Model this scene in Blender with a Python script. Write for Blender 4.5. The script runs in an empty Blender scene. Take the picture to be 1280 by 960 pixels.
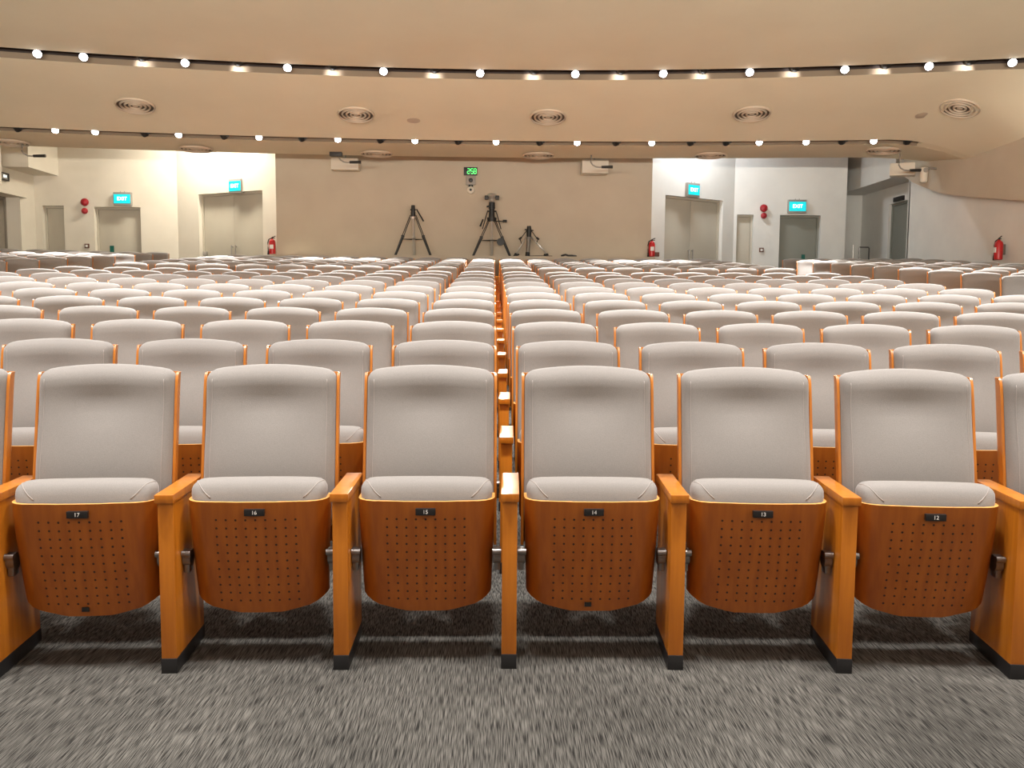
import bpy, bmesh, math, random
from mathutils import Vector, Matrix, Euler
R = math.radians
random.seed(4)
sc = bpy.context.scene
COL = sc.collection

# ------------------------------------------------------------ camera
ZC = 1.257
F = 1107.0
cam_d = bpy.data.cameras.new('camera'); cam = bpy.data.objects.new('camera', cam_d); COL.objects.link(cam)
cam_d.sensor_width = 36.0; cam_d.sensor_fit = 'HORIZONTAL'; cam_d.lens = 36.0 * F / 1280
cam_d.clip_start = .05; cam_d.clip_end = 200
PITCH, YAW, ROLL = 5.0, 1.19, 0.42
rot = Matrix.Rotation(R(-YAW), 3, 'Z') @ Matrix.Rotation(R(90 - PITCH), 3, 'X') @ Matrix.Rotation(R(ROLL), 3, 'Z')
cam.matrix_world = Matrix.Translation((0, 0, ZC)) @ rot.to_4x4()
sc.camera = cam
sc.view_settings.view_transform = 'Standard'
sc.view_settings.look = 'None'
sc.view_settings.gamma = 1
sc.view_settings.use_curve_mapping = False
sc.view_settings.exposure = 0.0

CY = -14.0                                     # the rows are arcs about this point
def yeq(x, y): return math.hypot(x, y - CY) + CY
def floor_z(x, y):
    e = yeq(x, y)
    return .0795 * (min(max(e, 3.25), 20.3) - 3.25) + (.015 * min(1, max(0, (e - 3.25) / .9)))
def on_arc(s, ye):
    r = ye - CY; t = s / r
    return r * math.sin(t), r * math.cos(t) + CY, -t

# ------------------------------------------------------------ materials
def mat(name, col, rough=.6, metal=0.0, emit=None, es=1.0, spec=.5, coat=0.0):
    m = bpy.data.materials.new(name); m.use_nodes = True
    b = m.node_tree.nodes['Principled BSDF']
    b.inputs['Base Color'].default_value = (*col, 1)
    b.inputs['Roughness'].default_value = rough
    b.inputs['Metallic'].default_value = metal
    b.inputs['Specular IOR Level'].default_value = spec
    b.inputs['Coat Weight'].default_value = coat
    b.inputs['Coat Roughness'].default_value = .15
    if emit:
        b.inputs['Emission Color'].default_value = (*emit, 1)
        b.inputs['Emission Strength'].default_value = es
    return m
def noise_mix(m, c1, c2, scale=(1, 1, 1), nscale=5, lo=.35, hi=.65, bump=0.0, detail=4, coord='Object'):
    nt = m.node_tree; b = nt.nodes['Principled BSDF']
    tc = nt.nodes.new('ShaderNodeTexCoord'); mp = nt.nodes.new('ShaderNodeMapping')
    mp.inputs['Scale'].default_value = scale
    n = nt.nodes.new('ShaderNodeTexNoise'); n.inputs['Scale'].default_value = nscale; n.inputs['Detail'].default_value = detail
    r = nt.nodes.new('ShaderNodeValToRGB')
    r.color_ramp.elements[0].position = lo; r.color_ramp.elements[0].color = (*c1, 1)
    r.color_ramp.elements[1].position = hi; r.color_ramp.elements[1].color = (*c2, 1)
    L = nt.links.new
    L(tc.outputs[coord], mp.inputs[0]); L(mp.outputs[0], n.inputs[0]); L(n.outputs[0], r.inputs[0]); L(r.outputs[0], b.inputs['Base Color'])
    if bump:
        bp = nt.nodes.new('ShaderNodeBump'); bp.inputs['Strength'].default_value = bump; bp.inputs['Distance'].default_value = .01
        L(n.outputs[0], bp.inputs['Height']); L(bp.outputs[0], b.inputs['Normal'])
    return m, r.outputs[0], tc

M = {}
M['fabric'], _, _ = noise_mix(mat('grey_fabric', (.5, .46, .43), .95, spec=.2), (.245, .231, .218), (.285, .268, .252), (1, 1, 1), 420, bump=.10, detail=2)
M['fabric'].node_tree.nodes['Principled BSDF'].inputs['Sheen Weight'].default_value = .25
M['piping'] = mat('piping_thread', (.36, .33, .31), .9)
WOOD1, WOOD2 = (.46, .142, .009), (.56, .19, .014)
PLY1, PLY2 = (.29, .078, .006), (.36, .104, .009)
M['wood'], _, _ = noise_mix(mat('orange_beech', WOOD1, .38, coat=.25), WOOD1, WOOD2, (14, 14, .7), 3, bump=0)
# the perforated plywood of the seat shells
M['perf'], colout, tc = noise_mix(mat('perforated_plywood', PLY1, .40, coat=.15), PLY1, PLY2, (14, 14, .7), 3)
nt = M['perf'].node_tree; L = nt.links.new
sx = nt.nodes.new('ShaderNodeSeparateXYZ'); L(tc.outputs['Object'], sx.inputs[0])
def mth(op, a, b=None, c=None):
    n = nt.nodes.new('ShaderNodeMath'); n.operation = op
    for i, v in enumerate((a, b, c)):
        if v is None: continue
        if isinstance(v, (int, float)): n.inputs[i].default_value = v
        else: L(v, n.inputs[i])
    return n.outputs[0]
PX, PZ = .0335, .0300
ux = mth('SUBTRACT', mth('FRACT', mth('ADD', mth('DIVIDE', sx.outputs[0], PX), 100.5)), .5)
uz = mth('SUBTRACT', mth('FRACT', mth('ADD', mth('DIVIDE', mth('SUBTRACT', sx.outputs[2], .372), PZ), 100.5)), .5)
d = mth('SQRT', mth('ADD', mth('POWER', mth('MULTIPLY', ux, PX), 2), mth('POWER', mth('MULTIPLY', uz, PZ), 2)))
dot = mth('LESS_THAN', d, .0039)
dot = mth('MULTIPLY', dot, mth('LESS_THAN', mth('ABSOLUTE', sx.outputs[0]), PX * 4.5))
dot = mth('MULTIPLY', dot, mth('LESS_THAN', mth('ABSOLUTE', mth('SUBTRACT', sx.outputs[2], .372)), PZ * 5.5))
mix = nt.nodes.new('ShaderNodeMix'); mix.data_type = 'RGBA'
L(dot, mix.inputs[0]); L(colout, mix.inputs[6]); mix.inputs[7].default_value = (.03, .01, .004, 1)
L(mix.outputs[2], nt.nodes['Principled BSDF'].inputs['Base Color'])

M['edge'] = mat('plywood_edge', (.80, .40, .10), .4, coat=.2)
M['black'] = mat('black_plastic', (.012, .012, .013), .45)
M['blackm'] = mat('black_metal', (.009, .009, .009), .5, .0)
M['steel'] = mat('dark_steel', (.25, .24, .23), .3, .9)
M['alu'] = mat('brushed_aluminium', (.62, .60, .56), .35, .7)
M['plate'] = mat('number_plate', (.015, .014, .014), .35)
M['white'] = mat('white_lettering', (.8, .8, .78), .5)
M['wall'], _, _ = noise_mix(mat('cream_paint', (.7, .66, .58), .9, spec=.2), (.68, .63, .54), (.72, .67, .58), nscale=1.5)
M['wallr'], _, _ = noise_mix(mat('pale_grey_paint', (.66, .65, .62), .9, spec=.2), (.70, .69, .655), (.75, .74, .70), nscale=1.5)
M['wallc'], _, _ = noise_mix(mat('beige_wall_panel', (.55, .48, .38), .9, spec=.2), (.50, .43, .34), (.54, .47, .375), nscale=1.2)
M['ceil'], _, _ = noise_mix(mat('cream_ceiling_paint', (.62, .52, .39), .9, spec=.15), (.745, .675, .515), (.78, .71, .545), nscale=.8)
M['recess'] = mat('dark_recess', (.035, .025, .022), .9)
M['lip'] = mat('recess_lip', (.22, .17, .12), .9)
M['doorg'], _, _ = noise_mix(mat('grey_beige_door', (.50, .46, .38), .6), (.47, .43, .355), (.50, .46, .38), nscale=1.5)
M['doord'] = mat('dark_door', (.22, .19, .155), .6)
M['doorgr'] = mat('grey_green_door', (.24, .245, .21), .6)
M['red'] = mat('red_enamel', (.50, .012, .015), .35)
M['redbell'] = mat('dark_red_enamel', (.35, .012, .02), .4)
M['teal'] = mat('teal_sign', (.0, .35, .38), .5, emit=(.0, .55, .60), es=1.1)
M['tealw'] = mat('lit_white', (.9, 1, 1), .5, emit=(.85, 1, 1), es=1.6)
M['green'] = mat('green_push_plate', (.0, .10, .075), .5)
M['led'] = mat('green_led', (.05, .6, .1), .5, emit=(.12, 1, .2), es=1.6)
M['offw'] = mat('white_plastic', (.68, .62, .52), .5)
M['greyp'] = mat('grey_plastic', (.30, .28, .25), .5)
M['vent'] = mat('diffuser_metal', (.52, .43, .33), .6)
M['ventd'] = mat('diffuser_gap', (.10, .075, .055), .8)
M['lens'] = mat('lit_lens', (1, 1, 1), .5, emit=(1, .97, 1), es=22)
M['brown'] = mat('brown_kick_plate', (.13, .045, .025), .5)
# ribbed carpet
M['carpet'] = mat('ribbed_carpet', (.1, .1, .09), .97, spec=.1)
nt = M['carpet'].node_tree; L = nt.links.new; b = nt.nodes['Principled BSDF']
tc = nt.nodes.new('ShaderNodeTexCoord')
def ns(scale, ns_, det=2):
    mp = nt.nodes.new('ShaderNodeMapping'); mp.inputs['Scale'].default_value = scale
    n = nt.nodes.new('ShaderNodeTexNoise'); n.inputs['Scale'].default_value = ns_; n.inputs['Detail'].default_value = det
    L(tc.outputs['Object'], mp.inputs[0]); L(mp.outputs[0], n.inputs[0]); return n.outputs[0]
n1, n2, n3 = ns((1, .035, 1), 340, 1), ns((1, .8, 1), 1.8, 3), ns((1, 1, 1), 420)
r1 = nt.nodes.new('ShaderNodeValToRGB'); r1.color_ramp.elements[0].position = .36; r1.color_ramp.elements[1].position = .64
r1.color_ramp.elements[0].color = (.026, .025, .023, 1); r1.color_ramp.elements[1].color = (.165, .158, .142, 1)
L(mth('ADD', mth('MULTIPLY', n1, .85), mth('MULTIPLY', n3, .15)), r1.inputs[0])
r2 = nt.nodes.new('ShaderNodeValToRGB'); r2.color_ramp.elements[0].position = .3; r2.color_ramp.elements[1].position = .7
r2.color_ramp.elements[0].color = (.62, .62, .62, 1); r2.color_ramp.elements[1].color = (1, 1, 1, 1)
L(n2, r2.inputs[0])
mx = nt.nodes.new('ShaderNodeMix'); mx.data_type = 'RGBA'; mx.blend_type = 'MULTIPLY'; mx.inputs[0].default_value = 1
L(r1.outputs[0], mx.inputs[6]); L(r2.outputs[0], mx.inputs[7]); L(mx.outputs[2], b.inputs['Base Color'])
bp = nt.nodes.new('ShaderNodeBump'); bp.inputs['Strength'].default_value = .5; bp.inputs['Distance'].default_value = .006
L(n1, bp.inputs['Height']); L(bp.outputs[0], b.inputs['Normal'])

# ------------------------------------------------------------ mesh helpers
def link(name, me, m=None, parent=None, loc=None):
    o = bpy.data.objects.new(name, me); COL.objects.link(o)
    if m is not None:
        for x in (m if isinstance(m, (list, tuple)) else [m]): me.materials.append(M[x])
    if parent: o.parent = parent
    if loc: o.location = loc
    return o
def fin(bm, name, smooth=False, angle=None):
    bmesh.ops.recalc_face_normals(bm, faces=bm.faces)
    me = bpy.data.meshes.new(name); bm.to_mesh(me); bm.free()
    if smooth:
        for p in me.polygons: p.use_smooth = True
        if angle: me.set_sharp_from_angle(angle=R(angle))
    return me
def add_box(bm, a, b_, bev=0, mi=0):
    c = [(a[i] + b_[i]) / 2 for i in range(3)]; s = [abs(b_[i] - a[i]) for i in range(3)]
    g = bmesh.ops.create_cube(bm, size=1, matrix=Matrix.Translation(c) @ Matrix.Diagonal((*s, 1)))
    fs = {f for v in g['verts'] for f in v.link_faces}
    for f in fs: f.material_index = mi
    if bev:
        es = list({e for v in g['verts'] for e in v.link_edges})
        bmesh.ops.bevel(bm, geom=es, offset=bev, segments=2, affect='EDGES', profile=.6)
def box(name, a, b_, m, parent=None, bev=0, kind=None):
    bm = bmesh.new(); add_box(bm, a, b_, bev)
    o = link(name, fin(bm, name, bool(bev), 40), m, parent)
    if kind: o['kind'] = kind
    return o
def add_cyl(bm, p0, p1, r0, r1=None, seg=12, mi=0):
    p0, p1 = Vector(p0), Vector(p1); r1 = r0 if r1 is None else r1
    dv = p1 - p0; q = Vector((0, 0, 1)).rotation_difference(dv)
    g = bmesh.ops.create_cone(bm, cap_ends=True, segments=seg, radius1=r0, radius2=max(r1, 1e-4), depth=dv.length,
                              matrix=Matrix.Translation((p0 + p1) / 2) @ q.to_matrix().to_4x4())
    for f in {f for v in g['verts'] for f in v.link_faces}: f.material_index = mi
def add_tube(bm, pts, r, seg=8):
    pts = [Vector(p) for p in pts]; rings = []
    up = Vector((0, 0, 1))
    for i, p in enumerate(pts):
        t = (pts[min(i + 1, len(pts) - 1)] - pts[max(i - 1, 0)]).normalized()
        a = t.cross(up); a = a.normalized() if a.length > 1e-3 else t.cross(Vector((0, 1, 0))).normalized(); c = t.cross(a)
        rings.append([bm.verts.new(p + (a * math.cos(k * 2 * math.pi / seg) + c * math.sin(k * 2 * math.pi / seg)) * r) for k in range(seg)])
    for A, B in zip(rings, rings[1:]):
        for k in range(seg): bm.faces.new((A[k], A[(k + 1) % seg], B[(k + 1) % seg], B[k]))
    bm.faces.new(rings[0]); bm.faces.new(rings[-1][::-1])
def cyls(name, lst, m, parent=None, seg=12):
    bm = bmesh.new()
    for c in lst: add_cyl(bm, *c[:2], *c[2:], seg=seg)
    return link(name, fin(bm, name, True, 40), m, parent)
def lathe(name, prof, m, parent=None, seg=24, axis='Z', loc=None, ends=True):
    bm = bmesh.new(); rings = []
    for r, z in prof:
        ring = []
        for k in range(seg):
            t = 2 * math.pi * k / seg
            p = (r * math.cos(t), r * math.sin(t), z)
            if axis == 'Y': p = (p[0], z, p[1])
            ring.append(bm.verts.new(p))
        rings.append(ring)
    for A, B in zip(rings, rings[1:]):
        for k in range(seg): bm.faces.new((A[k], A[(k + 1) % seg], B[(k + 1) % seg], B[k]))
    if ends: bm.faces.new(rings[0]); bm.faces.new(rings[-1])
    return link(name, fin(bm, name, True, 35), m, parent, loc)
def rounded(w, dp, h, r, nx=14, ny=5, nz=14):
    """rounded box bmesh centred on the origin"""
    bm = bmesh.new(); n = (nx, ny, nz); half = (w / 2, dp / 2, h / 2); vd = {}
    def V(i, j, k):
        key = (i, j, k)
        if key not in vd:
            u = []
            for a, (q, N) in enumerate(zip(key, n)):
                t = q / N * 2 - 1
                # cluster samples near the rims
                t = math.copysign(1 - (1 - abs(t)) ** 1.5, t)
                u.append(t * half[a])
            rr = [min(r, half[a] * .98) for a in range(3)]
            inner = [max(-(half[a] - rr[a]), min(half[a] - rr[a], u[a])) for a in range(3)]
            dlt = Vector([(u[a] - inner[a]) / rr[a] for a in range(3)])
            if dlt.length > 1e-9:
                mxx = max(abs(x) for x in dlt); dlt = dlt.normalized() * mxx
            vd[key] = bm.verts.new([inner[a] + dlt[a] * rr[a] for a in range(3)])
        return vd[key]
    for i in range(nx):
        for k in range(nz):
            bm.faces.new((V(i, 0, k), V(i + 1, 0, k), V(i + 1, 0, k + 1), V(i, 0, k + 1)))
            bm.faces.new((V(i, ny, k), V(i, ny, k + 1), V(i + 1, ny, k + 1), V(i + 1, ny, k)))
    for i in range(nx):
        for j in range(ny):
            bm.faces.new((V(i, j, 0), V(i, j + 1, 0), V(i + 1, j + 1, 0), V(i + 1, j, 0)))
            bm.faces.new((V(i, j, nz), V(i + 1, j, nz), V(i + 1, j + 1, nz), V(i, j + 1, nz)))
    for j in range(ny):
        for k in range(nz):
            bm.faces.new((V(0, j, k), V(0, j, k + 1), V(0, j + 1, k + 1), V(0, j + 1, k)))
            bm.faces.new((V(nx, j, k), V(nx, j + 1, k), V(nx, j + 1, k + 1), V(nx, j, k + 1)))
    return bm
def tag(o, label, cat, group=None):
    o['label'] = label; o['category'] = cat
    if group: o['group'] = group
    return o
def empty(name, label, cat, loc, rz=0, group=None):
    o = bpy.data.objects.new(name, None); COL.objects.link(o); o.location = loc; o.rotation_euler = (0, 0, rz)
    o.empty_display_size = .1
    return tag(o, label, cat, group)

def text_mesh(name, cu, parent, loc, rot):
    tmp = bpy.data.objects.new(name + '_tmp', cu); COL.objects.link(tmp)
    bpy.context.view_layer.update()
    me = bpy.data.meshes.new_from_object(tmp.evaluated_get(bpy.context.evaluated_depsgraph_get()))
    bpy.data.objects.remove(tmp)
    o = bpy.data.objects.new(name, me); COL.objects.link(o); o.parent = parent; o.location = loc; o.rotation_euler = rot
    return o
# ------------------------------------------------------------ seat meshes (origin: floor, post front, middle of the seat)
PITCHX = .58
def lean(z): return .225 + max(0, z - .5) * .20            # y of the backrest's front face
BW = .478                                                   # cushion width
def back_cushion():
    h, t = .605, .095
    bm = rounded(BW, t, h, .042, 16, 6, 20)
    for v in bm.verts:
        x, y, z = v.co; Z = z + .43 + h / 2
        xn = x / (BW / 2)
        if z > 0: Z -= .022 * xn * xn * (z / (h / 2)) ** 2
        front = max(0, -y / (t / 2))
        bul = -.014 * (1 - xn * xn) * (1 - (z / (h / 2)) ** 2)
        bul += .020 * math.exp(-((x / .13) ** 2 + ((Z - .89) / .07) ** 2))
        bul -= .012 * math.exp(-((Z - .985) / .05) ** 2)
        bul -= .010 * math.exp(-((Z - .68) / .10) ** 2)
        v.co = (x, y + t / 2 + bul * front + lean(Z), Z)
    return fin(bm, 'backrest', True)
def back_shell():
    """moulded plywood: a back sheet with two cheeks that come forward beside the cushion"""
    bm = bmesh.new(); sec = []
    W, th, dpt = .249, .010, .105
    cs = [(-W, -dpt + .03), (-W, -.04)] + [(-W + .04 - .04 * math.cos(a), -.04 + .04 * math.sin(a)) for a in (R(30), R(60))] + [(-W + .04, 0)]
    out = cs + [(-x, y) for x, y in reversed(cs)]
    inn = []
    for x, y in out:
        s = 1 if x > 0 else -1
        inn.append((x - s * th, min(y, -th) if abs(x) < W - .005 else y))
    inn = [((abs(x) > 0 and x), y if abs(x) > W - .03 else -th) for x, y in inn]
    prof = out + inn[::-1]
    zs = [.37, .45, .6, .8, .93, .975, .995, 1.004]
    ins = [0, 0, 0, 0, 0, .004, .014, .032]
    rings = []
    for z, q in zip(zs, ins):
        yb = lean(z) + .105
        rings.append([bm.verts.new((x * (1 - 0) , yb + y if q == 0 else yb + min(0, y + 0) * (1 - q * 6), z)) for x, y in prof])
    n = len(prof)
    for A, B in zip(rings, rings[1:]):
        for k in range(n): bm.faces.new((A[k], A[(k + 1) % n], B[(k + 1) % n], B[k]))
    bm.faces.new(rings[0]); bm.faces.new(rings[-1])
    return fin(bm, 'back_shell', True, 35)
# the tipped-up seat
SW = .240
def ycurve(z): return .035 + .07 * max(0, (.585 - z) / .4) ** 1.5
def shell_section(z):
    """outline of the tub at height z, from the left cheek to the right cheek (x, y)"""
    t = max(0, min(1, (.585 - z) / .405))
    w = SW - .012 * t
    c = .072; dep = .140 * (1 - t * .5)
    pts = [(-w, dep)] + [(-w + c - c * math.cos(R(a)), c - c * math.sin(R(a))) for a in (0, 20, 40, 60, 80)] + [(-w + c + .06, -.004)]
    pts += [(-.07, -.009)]
    pts = pts + [(0, -.010)] + [(-x, y) for x, y in reversed(pts)]
    return pts
def seat_shell():
    bm = bmesh.new(); outer, inner = [], []
    nz = 16; base = shell_section(.585)
    for i in range(nz + 1):
        row_o, row_i = [], []
        for j, (x0, _) in enumerate(base):
            # lower rim is an arc: lowest in the middle, higher at the cheeks
            xn = abs(x0) / SW
            zb = .174 + .060 * xn ** 3.2
            z = .585 - (.585 - zb) * i / nz
            x, y = shell_section(z)[j]
            y += ycurve(z)
            row_o.append(bm.verts.new((x, y, z)))
            sx_ = 0 if abs(x) < .15 else math.copysign(.011, x)
            row_i.append(bm.verts.new((x - sx_, y + (.012 if abs(x) < SW - .02 else .004), z)))
        outer.append(row_o); inner.append(row_i)
    n = len(base)
    for i in range(nz):
        for j in range(n - 1):
            bm.faces.new((outer[i][j], outer[i][j + 1], outer[i + 1][j + 1], outer[i + 1][j]))
            bm.faces.new((inner[i][j], inner[i + 1][j], inner[i + 1][j + 1], inner[i][j + 1]))
        for j in (0, n - 1):
            bm.faces.new((outer[i][j], inner[i][j], inner[i + 1][j], outer[i + 1][j]))
    for j in range(n - 1):
        f = bm.faces.new((outer[0][j], inner[0][j], inner[0][j + 1], outer[0][j + 1])); f.material_index = 1
        bm.faces.new((outer[nz][j], outer[nz][j + 1], inner[nz][j + 1], inner[nz][j]))
    return fin(bm, 'seat_shell', True, 40)
def seat_cushion():
    h, t, w = .40, .108, .450
    bm = rounded(w, t, h, .042, 16, 6, 16)
    for v in bm.verts:
        x, y, z = v.co; Z = z + .452; xn = x / (w / 2)
        y2 = y + .054 + .020 + ycurve(Z)
        # the top swells above the rim and back over it
        k = max(0, (Z - .55) / .10)
        y2 += .02 * k * (1 if y > 0 else 1.0)
        if Z > .6: Z -= .006 * abs(xn) ** 3
        v.co = (x * (1 + .055 * min(1, k)), y2, Z)
    return fin(bm, 'seat_cushion', True)
PW = .052
def side_panel():
    bm = bmesh.new(); add_box(bm, (-PW / 2, 0, .05), (PW / 2, .335, .592), .003)
    return fin(bm, 'side_panel', True, 40)
def armrest():
    bm = bmesh.new(); add_box(bm, (-.0315, -.016, .592), (.0315, .372, .621), .003)
    return fin(bm, 'armrest', True, 40)
def foot():
    bm = bmesh.new(); add_box(bm, (-PW / 2 - .001, -.003, -.01), (PW / 2 + .001, .338, .052), .002)
    return fin(bm, 'foot', True, 40)
def hinge():
    bm = bmesh.new()
    add_cyl(bm, (-.262, .105, .375), (-.236, .105, .375), .030, seg=20)
    add_cyl(bm, (-.262, .075, .395), (-.232, .075, .395), .012, seg=12)
    add_box(bm, (-.260, .085, .325), (-.240, .125, .375), .003)
    return fin(bm, 'hinge', True, 40)
def hinge_r():
    bm = bmesh.new()
    add_cyl(bm, (.236, .105, .375), (.262, .105, .375), .030, seg=20)
    add_cyl(bm, (.232, .075, .395), (.262, .075, .395), .012, seg=12)
    add_box(bm, (.240, .085, .325), (.260, .125, .375), .003)
    return fin(bm, 'hinge', True, 40)
from mathutils.bvhtree import BVHTree
def snap(me, pts):
    t = BVHTree.FromPolygons([v.co for v in me.vertices], [tuple(p.vertices) for p in me.polygons])
    return [t.find_nearest(Vector(p))[0] for p in pts]
MB, MC = back_cushion(), seat_cushion()
def seam_back(s):
    pts = [(s * (.221 - .010 * max(0, .55 - z) + .0), lean(z) - .03, z) for z in [.47 + .52 * i / 30 for i in range(31)]]
    bm = bmesh.new(); add_tube(bm, snap(MB, pts), .0012, 6); return fin(bm, 'piping', True)
def seam_seat(s):
    pts = [(s * (.158 + .074 * (i / 14)), .045 + .10 * (i / 14) ** 1.3, .597 + .060 * (i / 14)) for i in range(15)]
    bm = bmesh.new(); add_tube(bm, snap(MC, pts), .0020, 6); return fin(bm, 'piping', True)
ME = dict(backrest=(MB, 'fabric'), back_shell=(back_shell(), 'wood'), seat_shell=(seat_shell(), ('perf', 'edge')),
          seat_cushion=(MC, 'fabric'), side_panel=(side_panel(), 'wood'), armrest=(armrest(), 'wood'),
          foot=(foot(), 'black'), hinge=(hinge(), 'steel'), hinge_r=(hinge_r(), 'steel'))
for k, (me, m) in ME.items():
    for x in (m if isinstance(m, tuple) else (m,)): me.materials.append(M[x])
SB = [seam_back(-1), seam_back(1)]; SS = [seam_seat(-1), seam_seat(1)]
for me in SB + SS: me.materials.append(M['piping'])
def part(key, parent, name=None, loc=None, me=None):
    o = bpy.data.objects.new(name or key, me or ME[key][0]); COL.objects.link(o); o.parent = parent
    if loc: o.location = loc
    return o
LX = -PITCHX / 2
def build_seat(level, right_end=False):
    root = bpy.data.objects.new('auditorium_seat', None); COL.objects.link(root); root.empty_display_size = .1
    bk = part('backrest', root); part('back_shell', root)
    if level >= 2: part('seat_cushion', root)
    part('seat_shell', root)
    sp = part('side_panel', root, loc=(LX, 0, 0))
    part('armrest', root, loc=(LX, 0, 0)); 
    if level >= 2: part('foot', root, loc=(LX, 0, 0))
    if level >= 3:
        part('hinge', root); part('hinge_r', root, 'hinge')
        for me in SB: part('backrest', bk, 'piping', me=me)
        sc_ = [c for c in root.children if c.name.startswith('seat_cushion')][0]
        for me in SS: part('seat_cushion', sc_, 'piping', me=me)
    if right_end:
        part('side_panel', root, loc=(-LX, 0, 0)); part('armrest', root, loc=(-LX, 0, 0))
        if level >= 2: part('foot', root, loc=(-LX, 0, 0))
    return root
def copy_tree(o, parent=None):
    c = o.copy(); COL.objects.link(c); c.parent = parent
    for ch in o.children: copy_tree(ch, c)
    return c

X0 = .058
GROUP = 'grey tip-up auditorium seats'
ORD = 'first second third fourth fifth sixth seventh eighth ninth tenth eleventh twelfth thirteenth fourteenth fifteenth sixteenth seventeenth eighteenth nineteenth twentieth'.split()
SEATS = []      # (depth, x, y, z, rz, level, label, right_end, plate)
def spot_seat(s, ye):
    x, y, rz = on_arc(s, ye); return x, y, rz
ROW = .899
row_names = {}
cnt = 0
for n in range(1, 20):
    if n == 12: continue
    cnt += 1
    ye = 2.985 + ROW * (n - 1)
    for k in range(-10, 8):
        s = X0 + PITCHX * (k + .5)
        x, y, rz = on_arc(s, ye)
        if (x + .35 - .0208 * y) / (y - .1) < -.66 or (x - .35 - .0208 * y) / (y - .1) > .66 or y < 0: continue
        side = 'left' if k < 0 else 'right'; j = -k if k < 0 else k + 1
        if n == 1 and -3 <= k <= 2:
            lab = 'front-row grey tip-up seat whose small black plate reads %d' % (14 - k if k >= 0 else 14 - k)
        elif n == 1:
            lab = 'front-row grey seat cut by the %s edge of the photo' % side
        else:
            nm = '%s row' % ORD[cnt - 1] if cnt < 12 else '%s row' % ORD[cnt - 1]
            lab = 'grey seat in the %s, %s to the %s of the central armrest line' % (nm, ORD[j - 1], side)
        SEATS.append([y + (0 if n > 1 else -1), x, y, rz, n, lab, k == 7, (14 - k) if n == 1 else None])
# side blocks, whose rows run on beyond the two aisles
for side, sx_, Xe, rows in (('right', 1, 6.10, range(9, 21)), ('left', -1, -6.98, range(12, 21))):
    rows = list(rows)
    for ri, n in enumerate(rows):
        ye = 3.17 + ROW * (n - 1) if side == 'right' else 2.95 + ROW * (n - 1)
        if ye > 20.1: continue
        xe = abs(Xe)
        s0 = math.asin(min(1, xe / (ye - CY))) * (ye - CY)
        for k in range(0, 9):
            s = sx_ * (s0 + PITCHX * (k + .5))
            x, y, rz = on_arc(s, ye)
            if (x + .35 - .0208 * y) / y < -.60 or (x - .35 - .0208 * y) / y > .60: continue
            if (side == 'right' and x > 9.05) or (side == 'left' and x < -10.9): continue
            lab = 'grey seat of the %s side block, %s row from the front, %s from the aisle' % (side, ORD[ri], ORD[k])
            SEATS.append([y + .3, x, y, rz, 30 if k else 31, lab, False, None])
SEATS.sort(key=lambda t: t[0])
protos = {}
rest = []
for i, (dk, x, y, rz, n, lab, rend, plate) in enumerate(SEATS):
    if i >= 300:
        rest.append((x, y, rz)); continue
    level = 3 if n <= 2 else (2 if n <= 6 else 1)
    key = (level, rend)
    first = key not in protos
    o = build_seat(level, rend) if first else copy_tree(protos[key])
    protos.setdefault(key, o)
    o.location = (x, y, floor_z(x, y)); o.rotation_euler = (0, 0, rz)
    tag(o, lab, 'seat', GROUP)
    SEATS[i].append(o)
# plates only after all copies are made
for t in SEATS[:20]:
    if t[7] is None: continue
    o = t[8]; sh = o
    if 12 <= t[7] <= 17:
        pl = box('number_plate', (-.034, .012, .540), (.034, .028, .563), 'plate', sh, .001)
        cu = bpy.data.curves.new('number', 'FONT'); cu.body = str(t[7]); cu.size = .019; cu.align_x = 'CENTER'; cu.align_y = 'CENTER'; cu.extrude = .0004
        cu.materials.append(M['white']); text_mesh('number', cu, pl, (0, .0115, .5515), (R(90), 0, 0))
    if t[7] in (14, 17):
        zz = .200
        yy = shell_section(zz)[8][1] + ycurve(zz)
        box('sticker', (-.022, yy - .006, zz - .006), (.002, yy + .006, zz + .010), 'plate', sh)
# the farthest seats, all as one
if rest:
    bm = bmesh.new()
    for (x, y, rz) in rest:
        mtx = Matrix.Translation((x, y, floor_z(x, y))) @ Matrix.Rotation(rz, 4, 'Z')
        for key, mi in (('backrest', 0), ('back_shell', 1), ('seat_shell', 1), ('side_panel', 1), ('armrest', 1)):
            v0 = len(bm.verts); f0 = len(bm.faces)
            bm.from_mesh(ME[key][0])
            bm.verts.ensure_lookup_table(); bm.faces.ensure_lookup_table()
            off = Matrix.Translation((LX, 0, 0)) if key in ('side_panel', 'armrest') else Matrix.Identity(4)
            for v in bm.verts[v0:]: v.co = mtx @ off @ v.co
            for f in bm.faces[f0:]: f.material_index = mi
    me = bpy.data.meshes.new('distant_seats'); bm.to_mesh(me); bm.free()
    for p in me.polygons: p.use_smooth = True
    o = link('distant_seats', me, ['fabric', 'wood'])
    tag(o, 'rearmost grey auditorium seats, only their tops showing below the back wall', 'seats'); o['kind'] = 'stuff'
print('SEATS', len(SEATS), 'rest', len(rest))

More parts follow.
